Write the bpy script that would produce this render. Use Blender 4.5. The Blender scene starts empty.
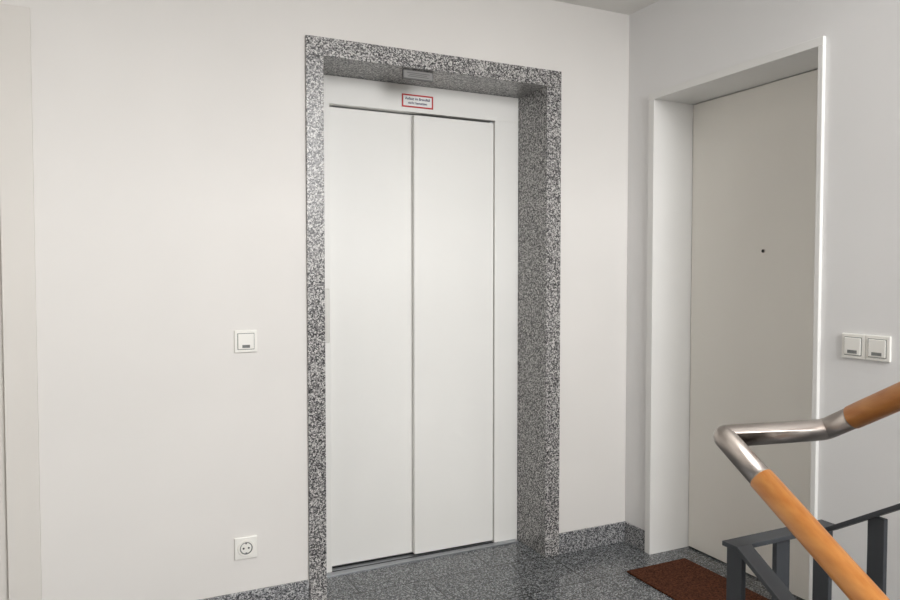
import bpy, bmesh, math
from mathutils import Vector, Matrix
S=bpy.context.scene
S.view_settings.view_transform='Standard'

# ---------------------------------------------------------------- materials
def srgb(r,g,b):
    def c(v):
        v/=255.
        return v/12.92 if v<=.04045 else ((v+.055)/1.055)**2.4
    return (c(r),c(g),c(b),1)
def newmat(name):
    m=bpy.data.materials.new(name); m.use_nodes=True
    nt=m.node_tree; b=nt.nodes['Principled BSDF']
    return m,nt,b
def coords(nt,scale=(1,1,1)):
    tc=nt.nodes.new('ShaderNodeNewGeometry'); mp=nt.nodes.new('ShaderNodeMapping')
    mp.inputs['Scale'].default_value=scale
    nt.links.new(tc.outputs['Position'],mp.inputs['Vector']); return mp.outputs['Vector']
def ramp(nt,fac,stops,interp='LINEAR'):
    r=nt.nodes.new('ShaderNodeValToRGB'); r.color_ramp.interpolation=interp
    e=r.color_ramp.elements
    while len(e)<len(stops): e.new(.5)
    for i,(p,c) in enumerate(stops): e[i].position=p; e[i].color=c
    nt.links.new(fac,r.inputs['Fac']); return r.outputs['Color']
def plain(name,col,rough=.5,metal=0,spec=.5,bump=0,bscale=200,var=0.02):
    m,nt,b=newmat(name); v=coords(nt)
    n=nt.nodes.new('ShaderNodeTexNoise'); n.inputs['Scale'].default_value=bscale; n.inputs['Detail'].default_value=3
    nt.links.new(v,n.inputs['Vector'])
    n2=nt.nodes.new('ShaderNodeTexNoise'); n2.inputs['Scale'].default_value=1.7
    nt.links.new(v,n2.inputs['Vector'])
    lo=tuple(c*(1-var) for c in col[:3])+(1,); hi=tuple(min(1,c*(1+var)) for c in col[:3])+(1,)
    nt.links.new(ramp(nt,n2.outputs['Fac'],[(.3,lo),(.7,hi)]),b.inputs['Base Color'])
    b.inputs['Roughness'].default_value=rough; b.inputs['Metallic'].default_value=metal
    b.inputs['Specular IOR Level'].default_value=spec
    if bump:
        bp=nt.nodes.new('ShaderNodeBump'); bp.inputs['Strength'].default_value=bump; bp.inputs['Distance'].default_value=.001
        nt.links.new(n.outputs['Fac'],bp.inputs['Height']); nt.links.new(bp.outputs['Normal'],b.inputs['Normal'])
    return m
def granite(name,cols,scale=170,rough=.3,tiles=False):
    m,nt,b=newmat(name); v=coords(nt)
    vo=nt.nodes.new('ShaderNodeTexVoronoi'); vo.inputs['Scale'].default_value=scale
    nt.links.new(v,vo.inputs['Vector'])
    n=nt.nodes.new('ShaderNodeTexNoise'); n.inputs['Scale'].default_value=scale*.75; n.inputs['Detail'].default_value=4; n.inputs['Roughness'].default_value=.7
    nt.links.new(v,n.inputs['Vector'])
    sep=nt.nodes.new('ShaderNodeSeparateColor'); nt.links.new(vo.outputs['Color'],sep.inputs['Color'])
    mx=nt.nodes.new('ShaderNodeMix'); mx.data_type='FLOAT'; mx.inputs['Factor'].default_value=.45
    nt.links.new(sep.outputs['Red'],mx.inputs['A']); nt.links.new(n.outputs['Fac'],mx.inputs['B'])
    col=ramp(nt,mx.outputs['Result'],[(.24,cols[0]),(.38,cols[1]),(.55,cols[2]),(.72,cols[3])])
    if tiles:
        br=nt.nodes.new('ShaderNodeTexBrick'); br.inputs['Scale'].default_value=1
        br.inputs['Brick Width'].default_value=.61; br.inputs['Row Height'].default_value=.305
        br.inputs['Mortar Size'].default_value=.003; br.inputs['Mortar Smooth'].default_value=.1
        br.inputs['Color1'].default_value=(1,1,1,1); br.inputs['Color2'].default_value=(.88,.88,.88,1)
        br.inputs['Mortar'].default_value=(.28,.28,.28,1); br.offset=.5
        nt.links.new(v,br.inputs['Vector'])
        mm=nt.nodes.new('ShaderNodeMix'); mm.data_type='RGBA'; mm.blend_type='MULTIPLY'; mm.inputs['Factor'].default_value=1
        nt.links.new(col,mm.inputs['A']); nt.links.new(br.outputs['Color'],mm.inputs['B']); col=mm.outputs['Result']
    nt.links.new(col,b.inputs['Base Color']); b.inputs['Roughness'].default_value=rough
    return m
def wood(name):
    m,nt,b=newmat(name); v=coords(nt,(60,6,22))
    n=nt.nodes.new('ShaderNodeTexNoise'); n.inputs['Scale'].default_value=1.5; n.inputs['Detail'].default_value=5
    nt.links.new(v,n.inputs['Vector'])
    nt.links.new(ramp(nt,n.outputs['Fac'],[(.3,srgb(206,128,60)),(.7,srgb(230,160,90))]),b.inputs['Base Color'])
    b.inputs['Roughness'].default_value=.3
    return m
def matfibre(name):
    m,nt,b=newmat(name); v=coords(nt)
    n=nt.nodes.new('ShaderNodeTexNoise'); n.inputs['Scale'].default_value=150; n.inputs['Detail'].default_value=3
    nt.links.new(v,n.inputs['Vector'])
    nt.links.new(ramp(nt,n.outputs['Fac'],[(.3,srgb(46,26,18)),(.7,srgb(104,64,46))]),b.inputs['Base Color'])
    b.inputs['Roughness'].default_value=1; b.inputs['Specular IOR Level'].default_value=.1
    bp=nt.nodes.new('ShaderNodeBump'); bp.inputs['Strength'].default_value=1; bp.inputs['Distance'].default_value=.004
    nt.links.new(n.outputs['Fac'],bp.inputs['Height']); nt.links.new(bp.outputs['Normal'],b.inputs['Normal'])
    return m
M_wall=plain('wall_plaster',srgb(230,227,223),.9,spec=.2,bump=.25,bscale=260)
M_wallr=plain('wall_plaster_right',srgb(233,232,231),.9,spec=.2,bump=.25,bscale=260)
M_ceil=plain('ceiling_paint',srgb(238,236,232),.95,spec=.1)
M_lift=plain('lift_door_enamel',srgb(240,239,235),.42,spec=.4)
M_door=plain('door_enamel',srgb(239,235,227),.45,spec=.35)
M_frame=plain('door_frame_enamel',srgb(232,231,228),.6,spec=.2)
M_frame_shaded=plain('left_frame_enamel_shaded',srgb(222,218,212),.5,spec=.3)  # left door enamel, greyed so its colour carries the dimmer light there
M_plast=plain('white_plastic',srgb(240,238,232),.3)
M_dark=plain('dark_gap',srgb(40,40,42),.7)
M_label=plain('label_window',srgb(120,122,120),.25)
M_alu=plain('sill_aluminium',srgb(165,168,172),.35,metal=.8)
M_steel=plain('brushed_steel',srgb(182,174,168),.32,metal=1,bump=.1,bscale=400)
M_iron=plain('painted_iron',srgb(66,69,73),.5,metal=.2)
M_red=plain('sign_red',srgb(190,40,40),.5)
M_sign=plain('sign_white',srgb(240,240,238),.4)
M_ink=plain('sign_ink',srgb(60,50,90),.5)
M_engr=plain('plate_metal',srgb(96,96,96),.5)
M_pface=plain('plate_face',srgb(140,139,137),.5)
M_cp=plain('call_panel_shell',srgb(205,203,198),.35,metal=.2)
M_gr=granite('granite_light',[srgb(24,24,26),srgb(84,83,84),srgb(142,140,139),srgb(208,206,203)],218,.3)
M_fl=granite('granite_floor',[srgb(28,30,32),srgb(70,73,75),srgb(104,107,109),srgb(156,158,160)],218,.2,tiles=True)
M_bb=granite('granite_base',[srgb(30,31,34),srgb(86,87,90),srgb(136,137,139),srgb(190,190,190)],225,.3)
M_wood=wood('beech_handrail'); M_mat=matfibre('coir')

# ---------------------------------------------------------------- helpers
def link(o,parent=None):
    S.collection.objects.link(o)
    if parent: o.parent=parent
    return o
def empty(name,loc=(0,0,0)):
    e=bpy.data.objects.new(name,None); e.empty_display_size=.1; return link(e)
def boxes(name,lst,mat,parent=None,bevel=0,seg=2):
    bm=bmesh.new()
    for (x0,x1,y0,y1,z0,z1) in lst:
        bmesh.ops.create_cube(bm,size=1,matrix=Matrix.Translation(((x0+x1)/2,(y0+y1)/2,(z0+z1)/2))@Matrix.Diagonal((x1-x0,y1-y0,z1-z0,1)))
    me=bpy.data.meshes.new(name); bm.to_mesh(me); bm.free(); me.materials.append(mat)
    o=link(bpy.data.objects.new(name,me),parent)
    if bevel:
        md=o.modifiers.new('bevel','BEVEL'); md.width=bevel; md.segments=seg; md.limit_method='ANGLE'
    return o
def tube(name,pts,r,mat,parent=None,fillet=0,verts=28):
    P=[Vector(p) for p in pts]; path=[P[0]]
    for i in range(1,len(P)-1):
        a,b,c=P[i-1],P[i],P[i+1]; d1=(a-b).normalized(); d2=(c-b).normalized()
        f=fillet[i-1] if isinstance(fillet,(list,tuple)) else fillet
        if f:
            s=b+d1*f; e=b+d2*f
            for k in range(9):
                t=k/8; path.append(s*(1-t)**2+b*2*t*(1-t)+e*t*t)
        else: path.append(b)
    path.append(P[-1])
    bm=bmesh.new(); rings=[]
    T0=(path[1]-path[0]).normalized(); N=T0.orthogonal().normalized()
    for i,q in enumerate(path):
        T=((path[min(i+1,len(path)-1)]-path[max(i-1,0)])).normalized()
        N=(N-T*N.dot(T)).normalized(); B=T.cross(N)
        rings.append([bm.verts.new(q+r*(math.cos(2*math.pi*k/verts)*N+math.sin(2*math.pi*k/verts)*B)) for k in range(verts)])
    for a,b in zip(rings,rings[1:]):
        for k in range(verts):
            f=bm.faces.new((a[k],a[(k+1)%verts],b[(k+1)%verts],b[k])); f.smooth=True
    bm.faces.new(rings[0][::-1]); bm.faces.new(rings[-1])
    bmesh.ops.recalc_face_normals(bm,faces=bm.faces)
    me=bpy.data.meshes.new(name); bm.to_mesh(me); bm.free(); me.materials.append(mat)
    return link(bpy.data.objects.new(name,me),parent)
def prism(name,prof,x0,x1,mat,parent=None,bevel=0):
    bm=bmesh.new()
    a=[bm.verts.new((x0,y,z)) for y,z in prof]; b=[bm.verts.new((x1,y,z)) for y,z in prof]
    bm.faces.new(a); bm.faces.new(b[::-1]); n=len(prof)
    for k in range(n): bm.faces.new((a[k],b[k],b[(k+1)%n],a[(k+1)%n]))
    bmesh.ops.recalc_face_normals(bm,faces=bm.faces)
    me=bpy.data.meshes.new(name); bm.to_mesh(me); bm.free(); me.materials.append(mat)
    o=link(bpy.data.objects.new(name,me),parent)
    if bevel:
        md=o.modifiers.new('bevel','BEVEL'); md.width=bevel; md.segments=2; md.limit_method='ANGLE'
    return o
def cyl(name,loc,axis,r,h,mat,parent=None,r2=None):
    bm=bmesh.new(); rot=Vector((0,0,1)).rotation_difference(Vector(axis)).to_matrix().to_4x4()
    bmesh.ops.create_cone(bm,cap_ends=True,segments=40,radius1=r,radius2=r if r2 is None else r2,depth=h,matrix=Matrix.Translation(loc)@rot)
    me=bpy.data.meshes.new(name); bm.to_mesh(me); bm.free(); me.materials.append(mat)
    return link(bpy.data.objects.new(name,me),parent)

# ---------------------------------------------------------------- room shell
XR=2.274; CZ=2.54; XL=-1.5; YB=-4.6
TOP=4.4; LOW=-1.9
WX0,WX1,WZ0,WZ1=.6,2.2,1.5,3.95
boxes('wall_back_elevator',[(XL-.1,-1.18,0,.3,0,CZ),(-1.18,-.26,0,.3,2.14,CZ),(-.26,.72,0,.3,0,CZ),(.72,1.865,0,.3,2.2,CZ),(1.865,XR+.3,0,.3,0,CZ)],M_wall)
boxes('wall_right',[(XR,XR+.3,-.17,0,0,CZ),(XR,XR+.3,-1.045,-.17,2.12,CZ),(XR,XR+.3,YB,-1.045,LOW,TOP),(XR,XR+.3,-1.9,0,CZ,CZ+.2)],M_wallr)
boxes('wall_left',[(XL-.1,XL,YB,0,LOW,TOP)],M_wall)
boxes('wall_stairwell',[(XL-.1,WX0,YB-.2,YB,LOW,TOP),(WX1,XR+.3,YB-.2,YB,LOW,TOP),(WX0,WX1,YB-.2,YB,LOW,WZ0),(WX0,WX1,YB-.2,YB,WZ1,TOP)],M_wall)
boxes('ceiling',[(XL-.1,XR+.3,-1.9,.3,CZ,CZ+.2),(XL-.1,XR+.3,YB-.2,-1.9,TOP,TOP+.15),(XL-.1,XR+.3,-1.9,-1.8,CZ+.2,TOP)],M_ceil)
boxes('floor',[(XL-.1,XR+.3,-1.72,.3,-.2,0),(XL-.1,-.15,YB,-1.72,-.2,0)],M_fl)
boxes('floor_lower',[(-.15,XR,YB,-1.72,LOW-.1,LOW)],M_fl)
win=empty('window_1')
boxes('frame',[(WX0,WX0+.06,-4.75,-4.68,WZ0,WZ1),(WX1-.06,WX1,-4.75,-4.68,WZ0,WZ1),(WX0+.06,WX1-.06,-4.75,-4.68,WZ0,WZ0+.06),(WX0+.06,WX1-.06,-4.75,-4.68,WZ1-.06,WZ1),(1.37,1.43,-4.75,-4.68,WZ0+.06,WZ1-.06)],M_frame,win,.004)
st=empty('staircase')
prof=[(-1.725,0)]; y=-1.725; z=0
for i in range(9):
    z-=.172; prof.append((y,z)); y-=.275; prof.append((y,z))
prof+= [(y,z-.15),(-1.725,-.2)]
prism('down_flight',prof,-.13,1.13,M_bb,st)
prof=[(-1.78,0)]; y=-1.78; z=0
for i in range(9):
    z+=.172; prof.append((y,z)); y-=.275; prof.append((y,z))
prof+= [(y,z-.2),(-2.0,-.1),(-1.78,-.1)]
prism('up_flight',prof,1.48,XR-.016,M_bb,st)

# baseboards
boxes('baseboard_left_of_elevator',[(-.205,.704,-.012,0,0,.096)],M_bb,None,.002)
boxes('baseboard_right_of_elevator',[(1.882,XR,-.012,0,0,.096)],M_bb,None,.002)
boxes('baseboard_right',[(XR-.012,XR,-.152,-.012,0,.096),(XR-.012,XR,-1.7,-1.065,0,.096)],M_bb,None,.002)

# ---------------------------------------------------------------- granite surround
sur=empty('granite_elevator_surround')
boxes('jamb_left',[(.705,.774,-.014,.26,0,2.149)],M_gr,sur,.0012)
boxes('jamb_right',[(1.803,1.879,-.014,.26,0,2.149)],M_gr,sur,.0012)
boxes('lintel',[(.705,1.879,-.014,.26,2.150,2.222)],M_gr,sur,.0012)
pl=empty('elevator_indicator_plate')
boxes('plate',[(1.118,1.254,.016,.030,2.112,2.150)],M_engr,pl,.001)
boxes('plate_face',[(1.122,1.250,.0145,.016,2.116,2.147)],M_pface,pl)
boxes('engraved_lines',[(1.135,1.237,.0138,.0145,2.136,2.1385),(1.145,1.225,.0138,.0145,2.129,2.1315),(1.138,1.232,.0138,.0145,2.122,2.1245)],M_engr,pl)
# ---------------------------------------------------------------- elevator door
el=empty('elevator_door')
yf=.235
boxes('frame_panels',[(.778,.868,yf,yf+.03,.0,2.03),(1.674,1.802,yf,yf+.03,.0,2.03),(.778,1.802,yf,yf+.03,2.03,2.149)],M_lift,el,.0012)
boxes('frame_returns',[(.855,.867,yf+.03,yf+.075,.0,2.03),(1.675,1.687,yf+.03,yf+.075,0,2.03),(.867,1.675,yf+.03,yf+.075,2.031,2.045)],M_lift,el)
boxes('leaf_slow',[(.84,1.28,yf+.040,yf+.056,.014,2.026)],M_lift,el,.002)
boxes('leaf_fast',[(1.262,1.671,yf+.010,yf+.034,.014,2.020)],M_lift,el,.002)
boxes('shadow_gaps',[(.868,1.674,yf+.06,yf+.07,.0,2.03)],M_dark,el)
boxes('sill',[(.80,1.79,yf-.035,yf+.06,-.004,.006)],M_alu,el,.001)
boxes('sill_grooves',[(.83,1.70,yf+.0,yf+.008,.005,.0068),(.83,1.70,yf+.04,yf+.048,.005,.0068)],M_dark,el)
cp=empty('elevator_call_panel')
boxes('housing',[(.774,.797,.002,.1,1.03,1.245)],M_cp,cp,.003)
cyl('button',(.798,.05,1.15),(1,0,0),.014,.006,M_plast,cp)
# sign
sg=empty('warning_sign')
sx,sz=1.274,2.078; w,hh=.152,.058
boxes('board',[(sx-w/2,sx+w/2,yf-.003,yf,sz-hh/2,sz+hh/2)],M_sign,sg)
b=.0065
boxes('red_border',[(sx-w/2,sx+w/2,yf-.004,yf-.003,sz+hh/2-b,sz+hh/2),(sx-w/2,sx+w/2,yf-.004,yf-.003,sz-hh/2,sz-hh/2+b),
  (sx-w/2,sx-w/2+b,yf-.004,yf-.003,sz-hh/2+b,sz+hh/2-b),(sx+w/2-b,sx+w/2,yf-.004,yf-.003,sz-hh/2+b,sz+hh/2-b)],M_red,sg)
for i,t in enumerate(['Aufzug im Brandfall','nicht benutzen']):
    cu=bpy.data.curves.new('t','FONT'); cu.body=t; cu.size=.0155; cu.align_x='CENTER'; cu.extrude=.0003; cu.offset=.0003
    to=bpy.data.objects.new('tmp',cu); S.collection.objects.link(to); bpy.context.view_layer.update()
    me=bpy.data.meshes.new_from_object(to.evaluated_get(bpy.context.evaluated_depsgraph_get()))
    bpy.data.objects.remove(to)
    me.transform(Matrix.Translation((sx,yf-.0036,sz+.005-.0185*i))@Matrix.Rotation(math.pi/2,4,'X'))
    me.materials.clear(); me.materials.append(M_ink)
    link(bpy.data.objects.new('lettering_%d'%(i+1),me),sg)

# ---------------------------------------------------------------- right door
d=empty('door_1')
xo=XR-.016; XD=2.492
boxes('frame_trim',[(xo,XR,-.197,-.160,0,2.098),(xo,XR,-1.052,-1.032,0,2.098),(xo,XR,-1.052,-.160,2.098,2.130)],M_frame,d,.002)
boxes('frame_lining',[(XR,XD+.05,-.195,-.172,0,2.098),(XR,XD+.05,-1.0445,-1.034,0,2.098),(XR,XD+.05,-1.0445,-.172,2.098,2.119)],M_frame,d)
boxes('leaf',[(XD,XD+.045,-1.031,-.198,.006,2.094)],M_door,d,.0015)
boxes('gap_backing',[(XD+.046,XD+.05,-1.033,-.196,0,2.097)],M_dark,d)
cyl('peephole_ring',(XD-.001,-.61,1.40),(-1,0,0),.0085,.004,M_steel,d)
cyl('peephole_lens',(XD-.003,-.61,1.40),(-1,0,0),.0062,.003,M_dark,d)

# left door
d2=empty('door_2')
boxes('frame_trim',[(-.31,-.214,-.014,0,0,2.18),(-1.22,-1.13,-.014,0,0,2.18),(-1.13,-.31,-.014,0,2.10,2.18)],M_frame_shaded,d2,.002)
boxes('frame_lining',[(-.31,-.262,0,.05,0,2.139),(-1.178,-1.13,0,.05,0,2.139),(-1.13,-.31,0,.05,2.10,2.139)],M_frame_shaded,d2)
boxes('leaf',[(-1.128,-.312,.01,.05,.006,2.098)],M_frame_shaded,d2,.002)
cyl('handle_rose',(-1.07,.006,1.05),(0,-1,0),.026,.01,M_steel,d2)
tube('handle_lever',[(-1.07,.0,1.05),(-1.07,-.05,1.05),(-.95,-.05,1.05)],.009,M_steel,d2,.015,16)

# ---------------------------------------------------------------- switches / socket
def switch(name,cx,cz):
    e=empty(name)
    boxes('cover_frame',[(cx-.042,cx+.042,-.009,0,cz-.042,cz+.042)],M_plast,e,.003)
    boxes('joint',[(cx-.031,cx+.031,-.0098,-.009,cz-.031,cz+.031)],M_label,e)
    boxes('rocker',[(cx-.029,cx+.029,-.0135,-.0098,cz-.029,cz+.029)],M_plast,e,.002)
    boxes('label_window',[(cx-.014,cx+.014,-.0142,-.0135,cz-.024,cz-.013)],M_label,e)
    return e
switch('light_switch',.470,1.050)
so=empty('power_outlet'); cx,cz=.463,.264
boxes('cover_frame',[(cx-.042,cx+.042,-.009,0,cz-.042,cz+.042)],M_plast,so,.003)
def ring(name,c,r0,r1,y0,y1,mat,parent,sq=None):
    n=48; bm=bmesh.new(); A=[];B=[]
    for k in range(n):
        t=2*math.pi*k/n; A.append(bm.verts.new((c[0]+r0*math.cos(t),y0,c[1]+r0*math.sin(t))))
        B.append(bm.verts.new((c[0]+r1*math.cos(t),y1,c[1]+r1*math.sin(t))))
    for k in range(n): f=bm.faces.new((A[k],A[(k+1)%n],B[(k+1)%n],B[k])); f.smooth=True
    me=bpy.data.meshes.new(name); bm.to_mesh(me); bm.free(); me.materials.append(mat); return link(bpy.data.objects.new(name,me),parent)
cyl('well',(cx,-.0095,cz),(0,-1,0),.0235,.002,M_label,so)
cyl('well_floor',(cx,-.0108,cz),(0,-1,0),.0198,.0012,M_plast,so)
ring('well_rim_outer',(cx,cz),.032,.030,-.009,-.014,M_plast,so)
ring('well_rim_face',(cx,cz),.030,.0235,-.014,-.0135,M_plast,so)
ring('well_rim_inner',(cx,cz),.0235,.0215,-.0135,-.0105,M_label,so)
for s in (-1,1):
    cyl('contact_hole_%d'%(1 if s<0 else 2),(cx+s*.0095,-.0118,cz),(0,-1,0),.0036,.001,M_dark,so)
    boxes('earth_clip_%d'%(1 if s<0 else 2),[(cx-.003,cx+.003,-.0128,-.011,cz+s*.0185-.0025,cz+s*.0185+.0025)],M_engr,so)
ds=empty('double_light_switch'); cy,cz=-1.222,1.060
for k,(s,lab) in enumerate([(.0425,0),(-.0425,1)]):
    yy=cy+s; X0=XR
    boxes('cover_frame_%d'%(k+1),[(X0-.009,X0,yy-.042,yy+.042,cz-.042,cz+.042)],M_plast,ds,.003)
    boxes('joint_%d'%(k+1),[(X0-.0098,X0-.009,yy-.031,yy+.031,cz-.031,cz+.031)],M_label,ds)
    boxes('rocker_%d'%(k+1),[(X0-.0135,X0-.0098,yy-.029,yy+.029,cz-.029,cz+.029)],M_plast,ds,.002)
    boxes('label_window_%d'%(k+1),[(X0-.0142,X0-.0135,yy-.017,yy+.017,cz-.024,cz-.013)],M_label,ds)

dm=boxes('doormat',[(2.03,2.365,-.92,-.31,0.0005,.010)],M_mat,None,.004)

# ---------------------------------------------------------------- railing
R=empty('stair_railing')
Y=-1.70; X1,X2=1.173,1.438; Z=.946
sl=.66; su=.60
def dn(y): return (X1,y,Z-.012+(y-Y)*sl)
def up(y): return (X2,y,Z+.010-(y-Y)*su)
YC=-1.662
tube('steel_bend',[dn(-1.762),dn(YC),up(Y),up(-1.768)],.0236,M_steel,R,(.007,.016))
tube('wood_rail_down',[dn(-1.760),dn(-3.6)],.0256,M_wood,R)
tube('wood_rail_up',[up(-1.766),up(-3.6)],.0256,M_wood,R)
cyl('collar_down',dn(-1.760),(0,-1,-sl),.0246,.006,M_steel,R)
cyl('collar_up',up(-1.766),(0,-1,su),.0246,.006,M_steel,R)
zb=.745; t=.010; hw=.02
def chord(name,x,y0,z0,y1,z1):
    prism(name,[(y0,z0),(y1,z1),(y1,z1-t*1.15),(y0,z0-t*1.15)],x-hw,x+hw,M_iron,R,.001)
boxes('chord_landing',[(X1-hw,X2+hw,Y-hw,Y+hw,zb-t,zb)],M_iron,R,.001)
chord('chord_down',X1,Y-hw,zb,-3.6,zb-(3.6+Y-hw)*.64)
chord('chord_up',X2,Y-hw,zb,-3.6,zb+(3.6+Y-hw)*.62)
bl=[(X1-.006,X1+.006,Y-hw,Y+hw,-.12,zb-t),(X2-.006,X2+.006,Y-hw,Y+hw,-.12,zb-t),((X1+X2)/2-.02,(X1+X2)/2+.02,Y-.006,Y+.006,-.12,zb-t)]
for k in range(1,15):
    y=Y-.125*k
    zt=zb-(Y-hw-y)*.64-.012; bl.append((X1-.006,X1+.006,y-.018,y+.018,zt-.78,zt))
    zt=zb+(Y-hw-y)*.62-.012; bl.append((X2-.006,X2+.006,y-.018,y+.018,zt-.78,zt))
boxes('balusters',bl,M_iron,R,.001)
for k,y in enumerate((-2.35,-3.3)):
    a=Vector(dn(y)); tube('rail_pin_down_%d'%k,[a,(a.x,a.y,a.z-.19)],.007,M_steel,R,0,12)
    a=Vector(up(y)); tube('rail_pin_up_%d'%k,[a,(a.x,a.y,a.z-.2)],.007,M_steel,R,0,12)

# ---------------------------------------------------------------- lights
def area(name,loc,target,sx,sy,e,col):
    l=bpy.data.lights.new(name,'AREA'); l.shape='RECTANGLE'; l.size=sx; l.size_y=sy; l.energy=e; l.color=col
    o=link(bpy.data.objects.new(name,l)); o.location=loc
    o.rotation_euler=(Vector(target)-Vector(loc)).to_track_quat('-Z','Y').to_euler(); return o
area('window_daylight',(1.4,-4.85,2.75),(1.1,0,1.2),1.6,2.4,180,(1,.992,.985))
W=bpy.data.worlds.new('World'); S.world=W; W.use_nodes=True
W.node_tree.nodes['Background'].inputs[0].default_value=(.85,.92,1,1); W.node_tree.nodes['Background'].inputs[1].default_value=1.5

# ---------------------------------------------------------------- camera
c=bpy.data.cameras.new('camera'); c.sensor_width=36; c.lens=720/900*36; c.clip_start=.02
co=link(bpy.data.objects.new('camera',c)); co.location=(0,-2.777,1.3)
co.rotation_euler=(math.radians(88),0,math.radians(-25.5))
S.camera=co
